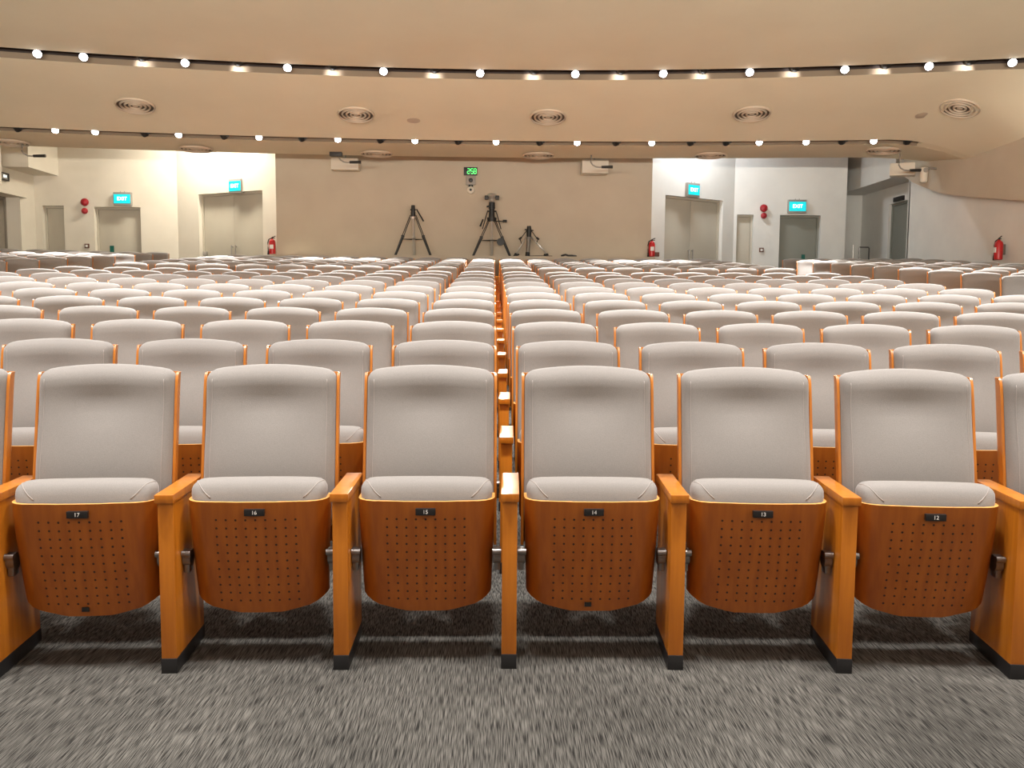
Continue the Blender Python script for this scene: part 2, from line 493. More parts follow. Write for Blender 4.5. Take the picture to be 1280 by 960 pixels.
# ------------------------------------------------------------ room
def surf(name, fn, us, vs, m, kind='structure'):
    bm = bmesh.new(); g = [[bm.verts.new(fn(u, v)) for v in vs] for u in us]
    for i in range(len(us) - 1):
        for j in range(len(vs) - 1): bm.faces.new((g[i][j], g[i + 1][j], g[i + 1][j + 1], g[i][j + 1]))
    me = bpy.data.meshes.new(name); bm.to_mesh(me); bm.free()
    for p in me.polygons: p.use_smooth = True
    o = link(name, me, m); o['kind'] = kind; return o
lin = lambda a, b_, n: [a + (b_ - a) * i / n for i in range(n + 1)]
fx = lin(-13.5, 10.5, 48); fy = [-6, -3, 0, 2, 2.8, 3.0, 3.1, 3.2, 3.3, 3.4, 3.5] + lin(3.7, 24, 80)
surf('floor', lambda x, y: (x, y, floor_z(x, y)), fx, fy, 'carpet')
TOP = ZC + 4.9
Z0 = -.3
def wall(name, pts, z0, z1, m, th=.15, side=1):
    """a wall along a plan polyline; th is laid on the far side"""
    bm = bmesh.new(); P = [Vector(p) for p in pts]; outs = []
    for i, p in enumerate(P):
        t = (P[min(i + 1, len(P) - 1)] - P[max(i - 1, 0)]).normalized(); nrm = Vector((-t.y, t.x)) * side
        outs.append(p + nrm * th)
    ring = [(*p, ) for p in P] + [(*p, ) for p in reversed(outs)]
    lo = [bm.verts.new((x, y, z0)) for x, y in ring]; hi = [bm.verts.new((x, y, z1)) for x, y in ring]
    n = len(ring)
    for k in range(n): bm.faces.new((lo[k], lo[(k + 1) % n], hi[(k + 1) % n], hi[k]))
    bm.faces.new(lo[::-1]); bm.faces.new(hi)
    o = link(name, fin(bm, name), m); o['kind'] = 'structure'; return o
def wall_holed(name, p0, p1, z0, z1, holes, m, th=.22):
    """straight wall from p0 to p1 (left to right seen from the hall) with door holes (s0, s1, ztop); each hole runs down to the floor"""
    p0, p1 = Vector(p0), Vector(p1); d_ = (p1 - p0); Ln = d_.length; d_.normalize(); nrm = Vector((-d_.y, d_.x))
    bm = bmesh.new()
    def slab(s0, s1, a, b_):
        if s1 - s0 < 1e-4: return
        vs = []
        for s in (s0, s1):
            for q in (0, th):
                for z in (a, b_):
                    pt = p0 + d_ * s + nrm * q; vs.append(bm.verts.new((pt.x, pt.y, z)))
        A = vs
        for f in ((0, 1, 5, 4), (2, 6, 7, 3), (0, 2, 3, 1), (4, 5, 7, 6), (1, 3, 7, 5), (0, 4, 6, 2)): bm.faces.new([A[i] for i in f])
    cur = 0
    for s0, s1, zt in holes:
        slab(cur, s0, z0, z1); slab(s0, s1, zt, z1); cur = s1
    slab(cur, Ln, z0, z1)
    o = link(name, fin(bm, name), m); o['kind'] = 'structure'
    return o, p0, d_, nrm, Ln

PY = 20.85                                     # centre wall
XL, XR = -11.3, 9.4
wall('wall_back', [(-5.05, PY), (3.66, PY)], Z0, TOP, 'wallc')
# angled bays with double doors
P0, P1 = (-7.82, 22.3), (-5.05, PY)
Ln = math.hypot(P1[0] - P0[0], P1[1] - P0[1])
sA, sB = .70, 2.72
zt = ZC + 2.655
_, p0, d_, nr, _ = wall_holed('wall_back_left', P0, P1, Z0, TOP, [(sA, sB, zt)], 'wall')
def door_leaf(name, p0, d_, nr, s0, s1, zb, zt_, depth, m, leaves=1, frame='offw'):
    rz = math.atan2(d_.y, d_.x); a = p0 + d_ * s0 + nr * depth
    root = bpy.data.objects.new(name, None); COL.objects.link(root); root.location = (a.x, a.y, zb); root.rotation_euler = (0, 0, rz); root['kind'] = 'structure'
    w = s1 - s0; h = zt_ - zb
    bm = bmesh.new(); add_box(bm, (.001, -.03, 0), (.05, .05, h - .001)); add_box(bm, (w - .05, -.03, 0), (w - .001, .05, h - .001)); add_box(bm, (.05, -.03, h - .05), (w - .05, .05, h - .001))
    link('frame', fin(bm, 'frame'), m, root)
    lw = (w - .1) / leaves
    for i in range(leaves):
        lf = box('leaf', (.05 + lw * i + .004, .0, .008), (.05 + lw * (i + 1) - .004, .045, h - .054), m, root, .003)
    return root, w, h
zf = floor_z(0, 22) 
r_, w_, h_ = door_leaf('door_1', p0, d_, nr, sA, sB, zf, zt, .14, 'doorg', 2)
for s in (-1, 1): cyls('handle', [((w_ / 2 + s * .06, -.05, 1.0), (w_ / 2 + s * .06, -.05, 1.3), .012)] + [((w_ / 2 + s * .06, -.05, z), (w_ / 2 + s * .06, 0.01, z), .01) for z in (1.03, 1.27)], 'steel', r_)
P0, P1 = (3.66, PY), (5.98, 22.3)
_, p0, d_, nr, Ln = wall_holed('wall_back_right', P0, P1, Z0, TOP, [(.42, 2.34, ZC + 2.645)], 'wallr')
r_, w_, h_ = door_leaf('door_2', p0, d_, nr, .42, 2.34, zf, ZC + 2.645, .14, 'doorg', 2)
for s in (-1, 1): cyls('handle', [((w_ / 2 + s * .06, -.05, 1.0), (w_ / 2 + s * .06, -.05, 1.3), .012)] + [((w_ / 2 + s * .06, -.05, z), (w_ / 2 + s * .06, 0.01, z), .01) for z in (1.03, 1.27)], 'steel', r_)
# flat door walls
_, p0, d_, nr, _ = wall_holed('wall_rear_left', (-13, 22.3), (-7.82, 22.3), Z0, TOP, [(13 - 11.12, 13 - 10.60, ZC + 2.39), (13 - 9.86, 13 - 8.73, ZC + 2.37)], 'wall')
door_leaf('door_3', p0, d_, nr, 13 - 11.12, 13 - 10.60, zf, ZC + 2.39, .14, 'doorg')
r_, w_, h_ = door_leaf('door_4', p0, d_, nr, 13 - 9.86, 13 - 8.73, zf, ZC + 2.37, .14, 'doorg')
box('push_plate', (.30, -.012, .98), (.40, .0, 1.32), 'green', r_)
_, p0, d_, nr, _ = wall_holed('wall_rear_right', (5.98, 22.3), (8.80, 22.3), Z0, TOP, [(.08, .50, ZC + 2.33), (1.16, 2.19, ZC + 2.33)], 'wallr')
r_, w_, h_ = door_leaf('door_5', p0, d_, nr, .08, .50, zf, ZC + 2.33, .12, 'doorg')
box('kick_plate', (.09, -.012, .86), (.33, .0, .92), 'brown', r_)
r_, w_, h_ = door_leaf('door_6', p0, d_, nr, 1.16, 2.19, zf, ZC + 2.33, .14, 'doorgr')
box('push_plate', (.62, -.012, .90), (.71, .0, 1.25), 'green', r_)
# recess to the right of the door wall and the right side wall
wall('wall_recess_right', [(8.80, 22.35), (8.95, 24.0), (9.9, 24.0)], Z0, TOP, 'wallr')
wr, p0, d_, nr, _ = wall_holed('wall_corridor_right', (9.9, 24.0), (9.9, 20.1), Z0, TOP, [(24 - 22.35, 24 - 21.0, ZC + 2.62)], 'wallr')
r_, w_, h_ = door_leaf('door_7', p0, d_, nr, 24 - 22.35, 24 - 21.0, zf, ZC + 2.62, .10, 'doorgr')
_, p0, d_, nr, _ = wall_holed('wall_right', (XR, 20.2), (XR, -6), Z0, TOP + 2, [], 'wallr')
wall('wall_right_return', [(9.9, 20.15), (XR, 20.15)], Z0, TOP, 'wallr', .1, -1)
# bulkheads
box('trim_1', (9.2, 20.5, ZC + 3.04), (9.9, 23.95, TOP), 'wallr', kind='structure')
# fascia with the curved lower edge on the right wall
bm = bmesh.new(); pts = []
for i in range(41):
    y = 20.19 - i * .65
    z = 3.06 - .62 * min(1, (20.19 - y) / 1.7) ** .8 - .62 * max(0, min(1, (18.49 - y) / 3.6)) ** .85
    pts.append((y, ZC + z))
lo0 = [bm.verts.new((9.16, y, z)) for y, z in pts]; lo1 = [bm.verts.new((XR + .01, y, z)) for y, z in pts]
hi0 = [bm.verts.new((9.16, y, TOP + 1.9)) for y, z in pts]; hi1 = [bm.verts.new((XR + .01, y, TOP + 1.9)) for y, z in pts]
for i in range(len(pts) - 1):
    for A, B in ((lo0, lo1), (lo1, hi1), (hi1, hi0), (hi0, lo0)): bm.faces.new((A[i], A[i + 1], B[i + 1], B[i]))
for i in (0, -1): bm.faces.new((lo0[i], lo1[i], hi1[i], hi0[i]))
o = link('trim_2', fin(bm, 'trim_2', True, 30), 'wallc'); o['kind'] = 'structure'
# left side wall
_, p0, d_, nr, _ = wall_holed('wall_left', (XL, -6), (XL, 22.35), Z0, TOP + 2, [(6 + 19.35, 6 + 21.62, ZC + 2.50)], 'wall', .45)
r_, w_, h_ = door_leaf('door_8', p0, d_, nr, 6 + 19.35, 6 + 21.62, zf - .05, ZC + 2.50, .36, 'doord', 2)
box('trim_3', (XL, 19.2, ZC + 2.50), (XL + .10, 21.75, ZC + 2.60), 'wall', kind='structure')
box('trim_4', (-13, 20.9, ZC + 3.11), (-10.7, 22.3, TOP), 'wall', kind='structure')
box('trim_5', (XL - .01, 12, ZC + 2.62), (XL + .36, 20.2, TOP), 'wall', kind='structure')
# front end of the hall
wall('wall_front', [(XR + .2, -6), (XL - .6, -6)], Z0, TOP + 4, 'recess')
# raised camera platform behind the last row
PZ_ = ZC + 1.125
box('platform', (-5.0, 19.95, floor_z(0, 20) - .2), (3.6, PY - .002, PZ_), 'wallc', kind='structure')

# ------------------------------------------------------------ ceiling
def edge(y0, rad, z): return lambda x: (y0 - x * x / (2 * rad), z)
def side_drop(x, y):
    t = max(0, min(1, (y - 14.0) / 1.4)); t = t * t * (3 - 2 * t)
    amt = .62 if y < 15.4 else max(.10, .62 - (y - 15.4) * .15)
    return amt * t * max(0, min(1.4, (x - 7.7) / 1.46)) ** 1.8
def panel(name, ea, eb, m='ceil', th=.04, xs=None):
    xs = xs or lin(-12.4, 9.9, 60); bm = bmesh.new(); vs = lin(0, 1, 10); g = []
    for x in xs:
        (ya, za), (yb, zb) = ea(x), eb(x)
        col = []
        for v in vs:
            y = ya + (yb - ya) * v; z = za + (zb - za) * v - side_drop(x, y)
            col.append((x, y, z))
        g.append(col)
    lo = [[bm.verts.new(p) for p in c] for c in g]; hi = [[bm.verts.new((p[0], p[1], p[2] + th)) for p in c] for c in g]
    for i in range(len(xs) - 1):
        for j in range(10):
            bm.faces.new((lo[i][j], lo[i + 1][j], lo[i + 1][j + 1], lo[i][j + 1]))
            bm.faces.new((hi[i][j], hi[i][j + 1], hi[i + 1][j + 1], hi[i + 1][j]))
        for j in (0, 10): bm.faces.new((lo[i][j], hi[i][j], hi[i + 1][j], lo[i + 1][j]))
    for i in (0, -1):
        for j in range(10): bm.faces.new((lo[i][j], lo[i][j + 1], hi[i][j + 1], hi[i][j]))
    o = link(name, fin(bm, name, True, 30), m); o['kind'] = 'structure'; return o
E = dict(a=edge(11.8, 20, ZC + 4.07), b=edge(15.10, 31, ZC + 3.915), c=edge(15.42, 31, ZC + 3.835), d=edge(18.0, 50, ZC + 3.285),
         e=edge(18.25, 50, ZC + 3.255), f=edge(19.6, 60, ZC + 3.225))
panel('ceiling', E['a'], E['b']); panel('ceiling', E['c'], E['d']); panel('ceiling', E['e'], E['f'])
# upper ceiling over the front of the hall, and the void over the rear gap
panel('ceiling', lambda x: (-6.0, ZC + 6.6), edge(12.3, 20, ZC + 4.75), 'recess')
box('ceiling_rear', (-13, 18.2, TOP - .02), (10, 24, TOP + .1), 'wallr', kind='structure')
def recess(name, ea, ec, hgt, lip, x0=-12.3, x1=9.2):
    xs = lin(x0, x1, 50)
    def strip(nm, fa, fb, m):
        surf(nm, lambda x, v: (fa(x) if v == 0 else fb(x)), xs, [0, 1], m)
    zdr = lambda e_, x: e_(x)[1] - side_drop(x, e_(x)[0])
    ztop = lambda x: zdr(ec, x) + hgt
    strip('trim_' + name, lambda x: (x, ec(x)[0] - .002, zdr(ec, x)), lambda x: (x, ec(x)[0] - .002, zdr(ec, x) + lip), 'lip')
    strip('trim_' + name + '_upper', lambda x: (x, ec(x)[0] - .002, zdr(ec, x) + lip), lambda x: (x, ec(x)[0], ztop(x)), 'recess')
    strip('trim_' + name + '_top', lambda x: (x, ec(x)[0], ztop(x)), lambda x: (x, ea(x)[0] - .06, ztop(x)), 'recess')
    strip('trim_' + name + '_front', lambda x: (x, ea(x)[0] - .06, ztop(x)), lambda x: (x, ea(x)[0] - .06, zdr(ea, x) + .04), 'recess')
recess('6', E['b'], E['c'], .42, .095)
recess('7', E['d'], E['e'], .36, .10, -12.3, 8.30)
panel('ceiling', E['d'], E['e'], xs=lin(8.28, 9.9, 8))
# seal over the gap between slot panel and upper ceiling is left open

# ------------------------------------------------------------ ceiling fittings
def px_dir(px, py):
    v = cam.matrix_world.to_3x3() @ Vector(((px - 640) / F, -(py - 480) / F, -1.0)); return v
def at_Y(px, py, Y): v = px_dir(px, py); k = Y / v.y; return Vector((v.x * k, Y, ZC + v.z * k))
def slot_x(px, py, ed):
    """x on a curved slot seen at image column px"""
    v = px_dir(px, py); x = 0
    for _ in range(12):
        Y = ed(x)[0]; x = v.x / v.y * Y
    return x
LIT2 = [42, 100, 228, 357, 478, 600, 720, 831, 940, 1060, 1166, 1271]
DARK2 = [170, 292, 412, 541, 667, 777, 881, 997, 1112, 1218]
LIT1 = [66, 116, 221, 322, 421, 518, 620, 722, 816, 951, 1010, 1095]
DARK1 = [16, 176, 276, 374, 473, 571, 674, 770, 864, 909, 1055, 1137]
def lamp(kind, name, loc, energy, color, target=None, size=.05, cone=60, blend=.5, sx=None, sy=None):
    ld = bpy.data.lights.new(name, kind); ld.energy = energy; ld.color = color
    if kind == 'SPOT': ld.spot_size = R(cone); ld.spot_blend = blend; ld.shadow_soft_size = size
    elif kind == 'AREA':
        ld.shape = 'RECTANGLE'; ld.size = sx; ld.size_y = sy
    else: ld.shadow_soft_size = size
    o = bpy.data.objects.new(name, ld); COL.objects.link(o); o.location = loc
    if target is not None:
        dv = Vector(target) - Vector(loc); o.rotation_euler = dv.to_track_quat('-Z', 'Y').to_euler()
    return o
WARM = (1, .94, .83); NEUT = (1, .965, .93)
def spotlight(x, ed_f, ed_b, zdrop, lit, label, group, s=1.0, dirv=None):
    yf, zf_ = ed_f(x); yb, zb_ = ed_b(x); y = (yf + yb) / 2 + .02
    z = zb_ - side_drop(x, y) + zdrop
    root = empty('ceiling_spotlight', label, 'spotlight', (x, y, z), -math.atan2(x, y + 14), group)
    # stem up to the track, bracket and barrel
    cyls('bracket', [((0, 0, .06 * s), (0, 0, .30), .012), ((-.05 * s, 0, .08 * s), (.05 * s, 0, .08 * s), .012)], 'black', root, 8)
    if lit:
        a, b_ = Vector((.0, .05, .055)) * s, Vector((.0, -.05, -.03)) * s
    else:
        a, b_ = Vector((-.02, -.05, .05)) * s, Vector((.02, .06, -.01)) * s
    bm = bmesh.new(); add_cyl(bm, a, b_, .045 * s, .055 * s, 16)
    add_cyl(bm, a + (a - b_).normalized() * .02, a, .02 * s, .04 * s, 12)
    if not lit: add_box(bm, (.05 * s, -.03, -.02), (.09 * s, .03, .06), .004)
    link('housing', fin(bm, 'housing', True, 40), 'blackm', root)
    u = (b_ - a).normalized()
    cyls('lens', [(b_, b_ + u * .006, .046 * s)], 'lens' if lit else 'greyp', root, 16)
    return root, Vector((x, y, z)), u
g2, g1 = 'spotlights in the front ceiling slot', 'spotlights in the rear ceiling slot'
for i, px in enumerate(LIT2):
    x = slot_x(px, 100, E['b'])
    r_, p, u = spotlight(x, E['b'], E['c'], .085, True, 'lit white spotlight in the nearer ceiling slot, %s lit one from the left' % ORD[i], g2, 1.35)
    if i not in (0, 11):
        lamp('SPOT', 'spotlight_beam', p + Vector((0, -.14, -.08)), 2300, NEUT, (x * .95, p.y - (4.8 if i % 2 else 2.2), 1.4), .04, 58, .7)
for i, px in enumerate(DARK2):
    x = slot_x(px, 100, E['b'])
    r_, p, u = spotlight(x, E['b'], E['c'], .145, False, 'dark spotlight washing the lip of the nearer ceiling slot, %s from the left' % ORD[i], g2, 1.45)
    lamp('SPOT', 'lip_wash', p + Vector((0, -.02, -.10)), 9, NEUT, (x, p.y + .16, p.z - .125), .02, 110, .9)
for i, px in enumerate(LIT1):
    x = slot_x(px, 183, E['d'])
    r_, p, u = spotlight(x, E['d'], E['e'], .06, True, 'lit white spotlight in the farther ceiling slot, %s lit one from the left' % ORD[i], g1, 1.3)
    lamp('SPOT', 'spotlight_beam', p + Vector((0, -.14, -.08)), 1500, NEUT, (x * .97, p.y - (3.0 if i % 2 else .2), 1.8), .04, 64, .7)
for i, px in enumerate(DARK1):
    x = slot_x(px, 183, E['d'])
    spotlight(x, E['d'], E['e'], .05, False, 'unlit black spotlight in the farther ceiling slot, %s dark one from the left' % ORD[i], g1, 1.3)
# round air diffusers
def ceil_pt(px, py, ea, eb):
    """where the ray through a pixel meets the panel between two edges"""
    v = px_dir(px, py); lo_, hi_ = 8.0, 24.0; best = None
    for i in range(1600):
        Y = lo_ + (hi_ - lo_) * i / 1600; k = Y / v.y; x, z = v.x * k, ZC + v.z * k
        (ya, za), (yb, zb) = ea(x), eb(x)
        if not ya <= Y <= yb: continue
        zz = za + (zb - za) * (Y - ya) / (yb - ya) - side_drop(x, Y)
        if best is None or abs(zz - z) < best[0]: best = (abs(zz - z), x, Y, zz, math.atan2(zb - za, yb - ya))
    return best
def diffuser(px, py, ea, eb, rad, label, group):
    bst = ceil_pt(px, py, ea, eb)
    if bst is None: print('no panel', px, py); return
    _, x, Y, z, tilt = bst
    def zs(x_, y_):
        (ya, za), (yb, zb) = ea(x_), eb(x_)
        return za + (zb - za) * (y_ - ya) / (yb - ya) - side_drop(x_, y_)
    nv = Vector((-(zs(x + .2, Y) - zs(x - .2, Y)) / .4, -(zs(x, Y + .2) - zs(x, Y - .2)) / .4, 1))
    root = empty('ceiling_diffuser', label, 'air diffuser', (x, Y, z - .010), 0, group); root.rotation_euler = Vector((0, 0, 1)).rotation_difference(nv).to_euler()
    lathe('backing', [(rad * .93, -.004), (rad * .93, .0)], 'ventd', root, 32)
    for k, rr in enumerate((1.0, .78, .56, .34)):
        r = rad * rr
        lathe('ring', [(r, -.002), (r, -.012), (r - .014, -.036), (r - .024, -.036), (r - .034, -.014), (r - .03, -.006), (r, -.002)], 'vent', root, 40, ends=False)
    lathe('core', [(rad * .14, -.002), (rad * .14, -.02), (.02, -.03)], 'vent', root, 24)
for i, (px, py) in enumerate([(169, 131), (445, 142), (685, 145), (940, 141), (1200, 134)]):
    diffuser(px, py, E['c'], E['d'], .34, 'large round air diffuser in the sloping ceiling panel, %s from the left' % ORD[i], 'large ceiling air diffusers')
for i, (px, py) in enumerate([(14, 177), (245, 185), (471, 191), (673, 193), (888, 193), (1105, 187)]):
    diffuser(px, py, E['e'], E['f'], .34, 'round air diffuser in the flat rear ceiling strip, %s from the left' % ORD[i], 'rear ceiling air diffusers')
for i, (px, py) in enumerate([(517, 150), (1153, 144)]):
    _, x, Y, z, tilt = ceil_pt(px, py, E['c'], E['d'])
    o = lathe('ceiling_speaker', [(.12, .0), (.125, -.008), (.11, -.012), (.02, -.012)], 'vent', None, 24, loc=(x, Y, z - .001)); o.rotation_euler = (tilt, 0, 0)
    tag(o, 'small flat round ceiling speaker beside the %s large diffuser from the left' % ('second' if i == 0 else 'fifth'), 'ceiling speaker')

# ------------------------------------------------------------ wall fittings
def text(name, body, size, m, parent, loc, rot, ext=.002):
    cu = bpy.data.curves.new(name, 'FONT'); cu.body = body; cu.size = size; cu.align_x = 'CENTER'; cu.align_y = 'CENTER'; cu.extrude = ext; cu.offset = size * .012
    cu.materials.append(M[m]); return text_mesh(name, cu, parent, loc, rot)
def exit_sign(px, py, Y, w, h, label, rz=0, off=.06):
    p = at_Y(px, py, Y)
    root = empty('exit_sign', label, 'exit sign', p, rz, 'green exit signs')
    box('housing', (-w / 2 - .015, .0, -h / 2 - .05), (w / 2 + .015, off + .04, h / 2 + .05), 'greyp', root, .006)
    pn = box('panel', (-w / 2, -.008, -h / 2), (w / 2, .002, h / 2), 'teal', root)
    text('lettering', 'EXIT', h * .54, 'tealw', root, (0, -.012, 0), (R(90), 0, 0))
    cyls('bracket', [((-.05, .04, h / 2 + .04), (-.05, .04, h / 2 + .08), .008), ((.05, .04, h / 2 + .04), (.05, .04, h / 2 + .08), .008)], 'greyp', root, 8)
exit_sign(152.5, 248.5, 22.2, .40, .22, 'lit teal EXIT sign above the single door left of the red bell pair', 0)
exit_sign(997, 258, 22.2, .42, .23, 'lit teal EXIT sign above the single green-grey door on the right', 0)
aL = math.atan2(PY - 22.3, -5.05 + 7.82); aR = math.atan2(22.3 - PY, 5.98 - 3.66)
exit_sign(293.5, 232.5, 21.38, .36, .23, 'lit teal EXIT sign above the left double doors', aL)
exit_sign(867.5, 237.5, 21.42, .36, .23, 'lit teal EXIT sign above the right double doors', aR)
# fire bells and call points
def bells(px, y1, y2, side):
    for yy, pos, rad in ((y1, 'upper', .095), (y2, 'lower', .075)):
        p = at_Y(px, yy, 22.3)
        o = lathe('alarm_bell', [(rad * .4, 0), (rad * .45, -.03), (rad, -.04), (rad, -.07), (rad * .8, -.10), (rad * .3, -.115), (.012, -.12)], 'redbell', None, 24, 'Y', loc=p)
        tag(o, '%s round red alarm bell between the two doors on the %s rear wall' % (pos, side), 'alarm bell', 'red alarm bells')
bells(107, 253, 264, 'left'); bells(954, 260.5, 270, 'right')
for px, py, side in ((109, 307.5, 'left'), (951.5, 312.5, 'right')):
    p = at_Y(px, py, 22.3); root = empty('call_point', 'small square fire call point below the red bells on the %s' % side, 'call point', p, 0, 'fire call points')
    box('frame', (-.055, -.03, -.055), (.055, .0, .055), 'brown', root, .006); box('face', (-.028, -.036, -.028), (.028, -.028, .028), 'white', root)
p = at_Y(256, 317, 21.95); o = box('wall_socket', (p.x - .04, p.y - .03, p.z - .05), (p.x + .04, p.y + .14, p.z + .05), 'greyp', None, .004)
tag(o, 'small grey socket box beside the left double doors', 'socket')
# fire extinguishers
def extinguisher(px, py, Y, sc_, label, rz=0):
    p = at_Y(px, py, Y); root = empty('fire_extinguisher', label, 'fire extinguisher', p, rz, 'red fire extinguishers'); root.scale = (sc_,) * 3
    lathe('cylinder', [(.06, 0), (.075, .01), (.078, .03), (.078, .30), (.065, .345), (.03, .37), (.025, .385)], 'red', root, 20)
    cyls('valve', [((0, 0, .38), (0, 0, .42), .02), ((0, 0, .42), (.08, 0, .45), .01), ((0, 0, .41), (.07, 0, .40), .008)], 'blackm', root, 8)
    bm = bmesh.new(); add_tube(bm, [(-.02, 0, .40), (-.08, -.02, .37), (-.10, -.03, .28), (-.095, -.03, .16), (-.09, -.03, .08)], .012); add_cyl(bm, (-.09, -.03, .10), (-.09, -.03, .0), .016, .026)
    link('hose', fin(bm, 'hose', True), 'black', root)
    box('wall_bracket', (-.03, .07, .10), (.03, .12, .30), 'steel', root)
    box('instruction_label', (-.045, -.082, .14), (.045, -.07, .24), 'white', root, .004)
extinguisher(340.5, 318.5, 20.76, .95, 'red fire extinguisher beside the left double doors')
extinguisher(814.5, 321, 20.72, .95, 'red fire extinguisher at the right end of the beige wall')
extinguisher(1247.5, 325, 16.2, .95, 'red fire extinguisher on the right side wall', R(-90))
p = at_Y(820.5, 318, 20.95); o = box('grey_box', (p.x - .05, p.y - .05, p.z - .05), (p.x + .06, p.y + .03, p.z + .05), 'brown', None, .004)
tag(o, 'small brown box on the wall beside the right extinguisher', 'box')
# clock and the two devices under it
p = at_Y(588.3, 214.5, PY); root = empty('digital_clock', 'green digital clock reading 2:58 high on the beige wall', 'clock', p)
box('case', (-.155, -.07, -.09), (.155, .0, .09), 'black', root, .006)
SEG = {'2': 'abged', '5': 'afgcd', '8': 'abcdefg'}
def digit(bm, ch, x, w=.055, h=.11):
    t = .007
    S = {'a': (0, h / 2, 1), 'g': (0, 0, 1), 'd': (0, -h / 2, 1), 'f': (-w / 2, h / 4, 0), 'b': (w / 2, h / 4, 0), 'e': (-w / 2, -h / 4, 0), 'c': (w / 2, -h / 4, 0)}
    for s in SEG[ch]:
        cx, cz, hor = S[s]
        if hor: add_box(bm, (x + cx - w / 2 + .004, -.076, cz - t), (x + cx + w / 2 - .004, -.070, cz + t))
        else: add_box(bm, (x + cx - t, -.076, cz - h / 4 + .004), (x + cx + t, -.070, cz + h / 4 - .004))
bm = bmesh.new(); digit(bm, '2', -.045); digit(bm, '5', .035); digit(bm, '8', .105)
for z in (-.022, .022): add_box(bm, (-.010, -.076, z - .007), (.0, -.070, z + .007))
link('digits', fin(bm, 'digits'), 'led', root)
p = at_Y(588.5, 226, PY); root = empty('emergency_light', 'square grey wall unit with a dark round centre under the clock', 'emergency light', p)
box('housing', (-.11, -.09, -.10), (.11, 0, .10), 'greyp', root, .012)
lathe('lens', [(.05, -.085), (.05, -.10), (.035, -.115), (.01, -.118)], 'black', root, 20, 'Y')
cyls('mounting_arm', [((-.03, -.05, -.10), (-.03, -.05, -.16), .022), ((.035, -.05, -.10), (.035, -.05, -.15), .016)], 'black', root, 10)
p = at_Y(588.5, 238, PY); root = empty('wall_camera', 'round white dome camera with a dark lens below the grey unit', 'camera', p)
lathe('housing', [(.085, 0), (.09, -.04), (.08, -.08), (.05, -.10), (.03, -.104)], 'offw', root, 24, 'Y')
lathe('lens', [(.028, -.10), (.028, -.112), (.012, -.118)], 'black', root, 16, 'Y')
# projector-like white wall boxes with their goosenecks
def port(px, py, Y, w, h, dpt, label, gx=1, bracket=True, rz=0):
    p = at_Y(px, py, Y); root = empty('wall_speaker', label, 'speaker', p, rz, 'white wall speakers')
    box('cabinet', (-w / 2, -dpt / 2, -h / 2), (w / 2, dpt / 2, h / 2), 'offw', root, .02)
    cyls('hanger', [((0, 0, h / 2 - .01), (0, 0, h / 2 + .14), .018)], 'greyp', root, 8)
    return root
def goose(px, py, Y, label, s=1):
    p = at_Y(px, py, Y); root = empty('gooseneck_lamp', label, 'gooseneck lamp', p, 0, 'gooseneck lamps under the ceiling edge')
    Y0_, (yd, zd), (yf_, zf2) = Y, E['e'](p.x), E['f'](p.x)
    top_ = zd + (zf2 - zd) * (Y - yd) / (yf_ - yd) - side_drop(p.x, Y) - p.z - .004
    bm = bmesh.new(); add_tube(bm, [(0, 0, top_), (0, 0, .12), (-.01, 0, .06), (.03, 0, .0), (.10, 0, -.04), (.18, 0, -.05), (.24, 0, -.045)], .016)
    link('neck', fin(bm, 'neck', True), 'greyp', root)
    cyls('head', [((.22, 0, -.045), (.46, 0, -.04), .028, .032)], 'blackm', root, 12)
    return root
port(743, 209.5, 20.55, .60, .30, .34, 'white wall speaker under the ceiling edge right of the clock')
goose(739, 206, 19.2, 'black gooseneck lamp in front of the white speaker right of the clock')
port(432, 206, 20.62, .62, .26, .30, 'white wall speaker under the ceiling edge left of the clock')
r_ = goose(424, 200, 19.2, 'dark gooseneck lamp with a black bracket left of the clock')
box('ceiling_bracket', (-.20, -.04, .08), (.06, .10, .17), 'blackm', r_, .01)
port(1128, 212.5, 19.2, .50, .26, .34, 'white wall speaker high in the right rear corner', rz=R(-25))
goose(1124, 210, 18.4, 'dark gooseneck lamp beside the speaker in the right rear corner')
r_ = goose(28, 192, 18.4, 'dark gooseneck lamp under the ceiling edge at the far left')
p = at_Y(1155, 217, 18.4); root = empty('wall_projector', 'pale cylindrical device on a bracket in the right rear corner', 'device', p)
lathe('body', [(.06, -.18), (.075, -.16), (.08, .05), (.07, .12), (.03, .14)], 'offw', root, 20)
cyls('arm', [((0, 0, .12), (.3, .1, .12), .02)], 'greyp', root, 10); lathe('lens', [(.05, -.07), (.05, -.095), (.02, -.10)], 'greyp', root, 16, 'Y', loc=(0, 0, .06))
# small signs by the side doors
p = at_Y(13, 221, 20.9); root = empty('door_sign', 'dark sign box with a lit panel above the left side door', 'sign', (XL + .03, 20.75, p.z), R(90))
box('housing', (-.30, -.05, -.09), (.30, .06, .09), 'blackm', root, .008); box('lit_panel', (-.02, -.06, -.06), (.20, -.045, .06), 'greyp', root)
text('lettering', 'EXIT', .07, 'tealw', root, (.09, -.065, 0), (R(90), 0, 0))
p = at_Y(1120, 248.5, 21.75); o = box('door_sign', (9.84, 21.5, p.z - .055), (9.90, 22.0, p.z + .055), 'blackm', None, .004)
tag(o, 'small unlit black sign above the right side doorway', 'sign')
p = at_Y(1131, 259, 20.6); o = box('wall_box', (9.78, 20.42, p.z - .08), (9.90, 20.58, p.z + .08), 'blackm', None, .004)
tag(o, 'small dark wall box beside the right side doorway', 'box')
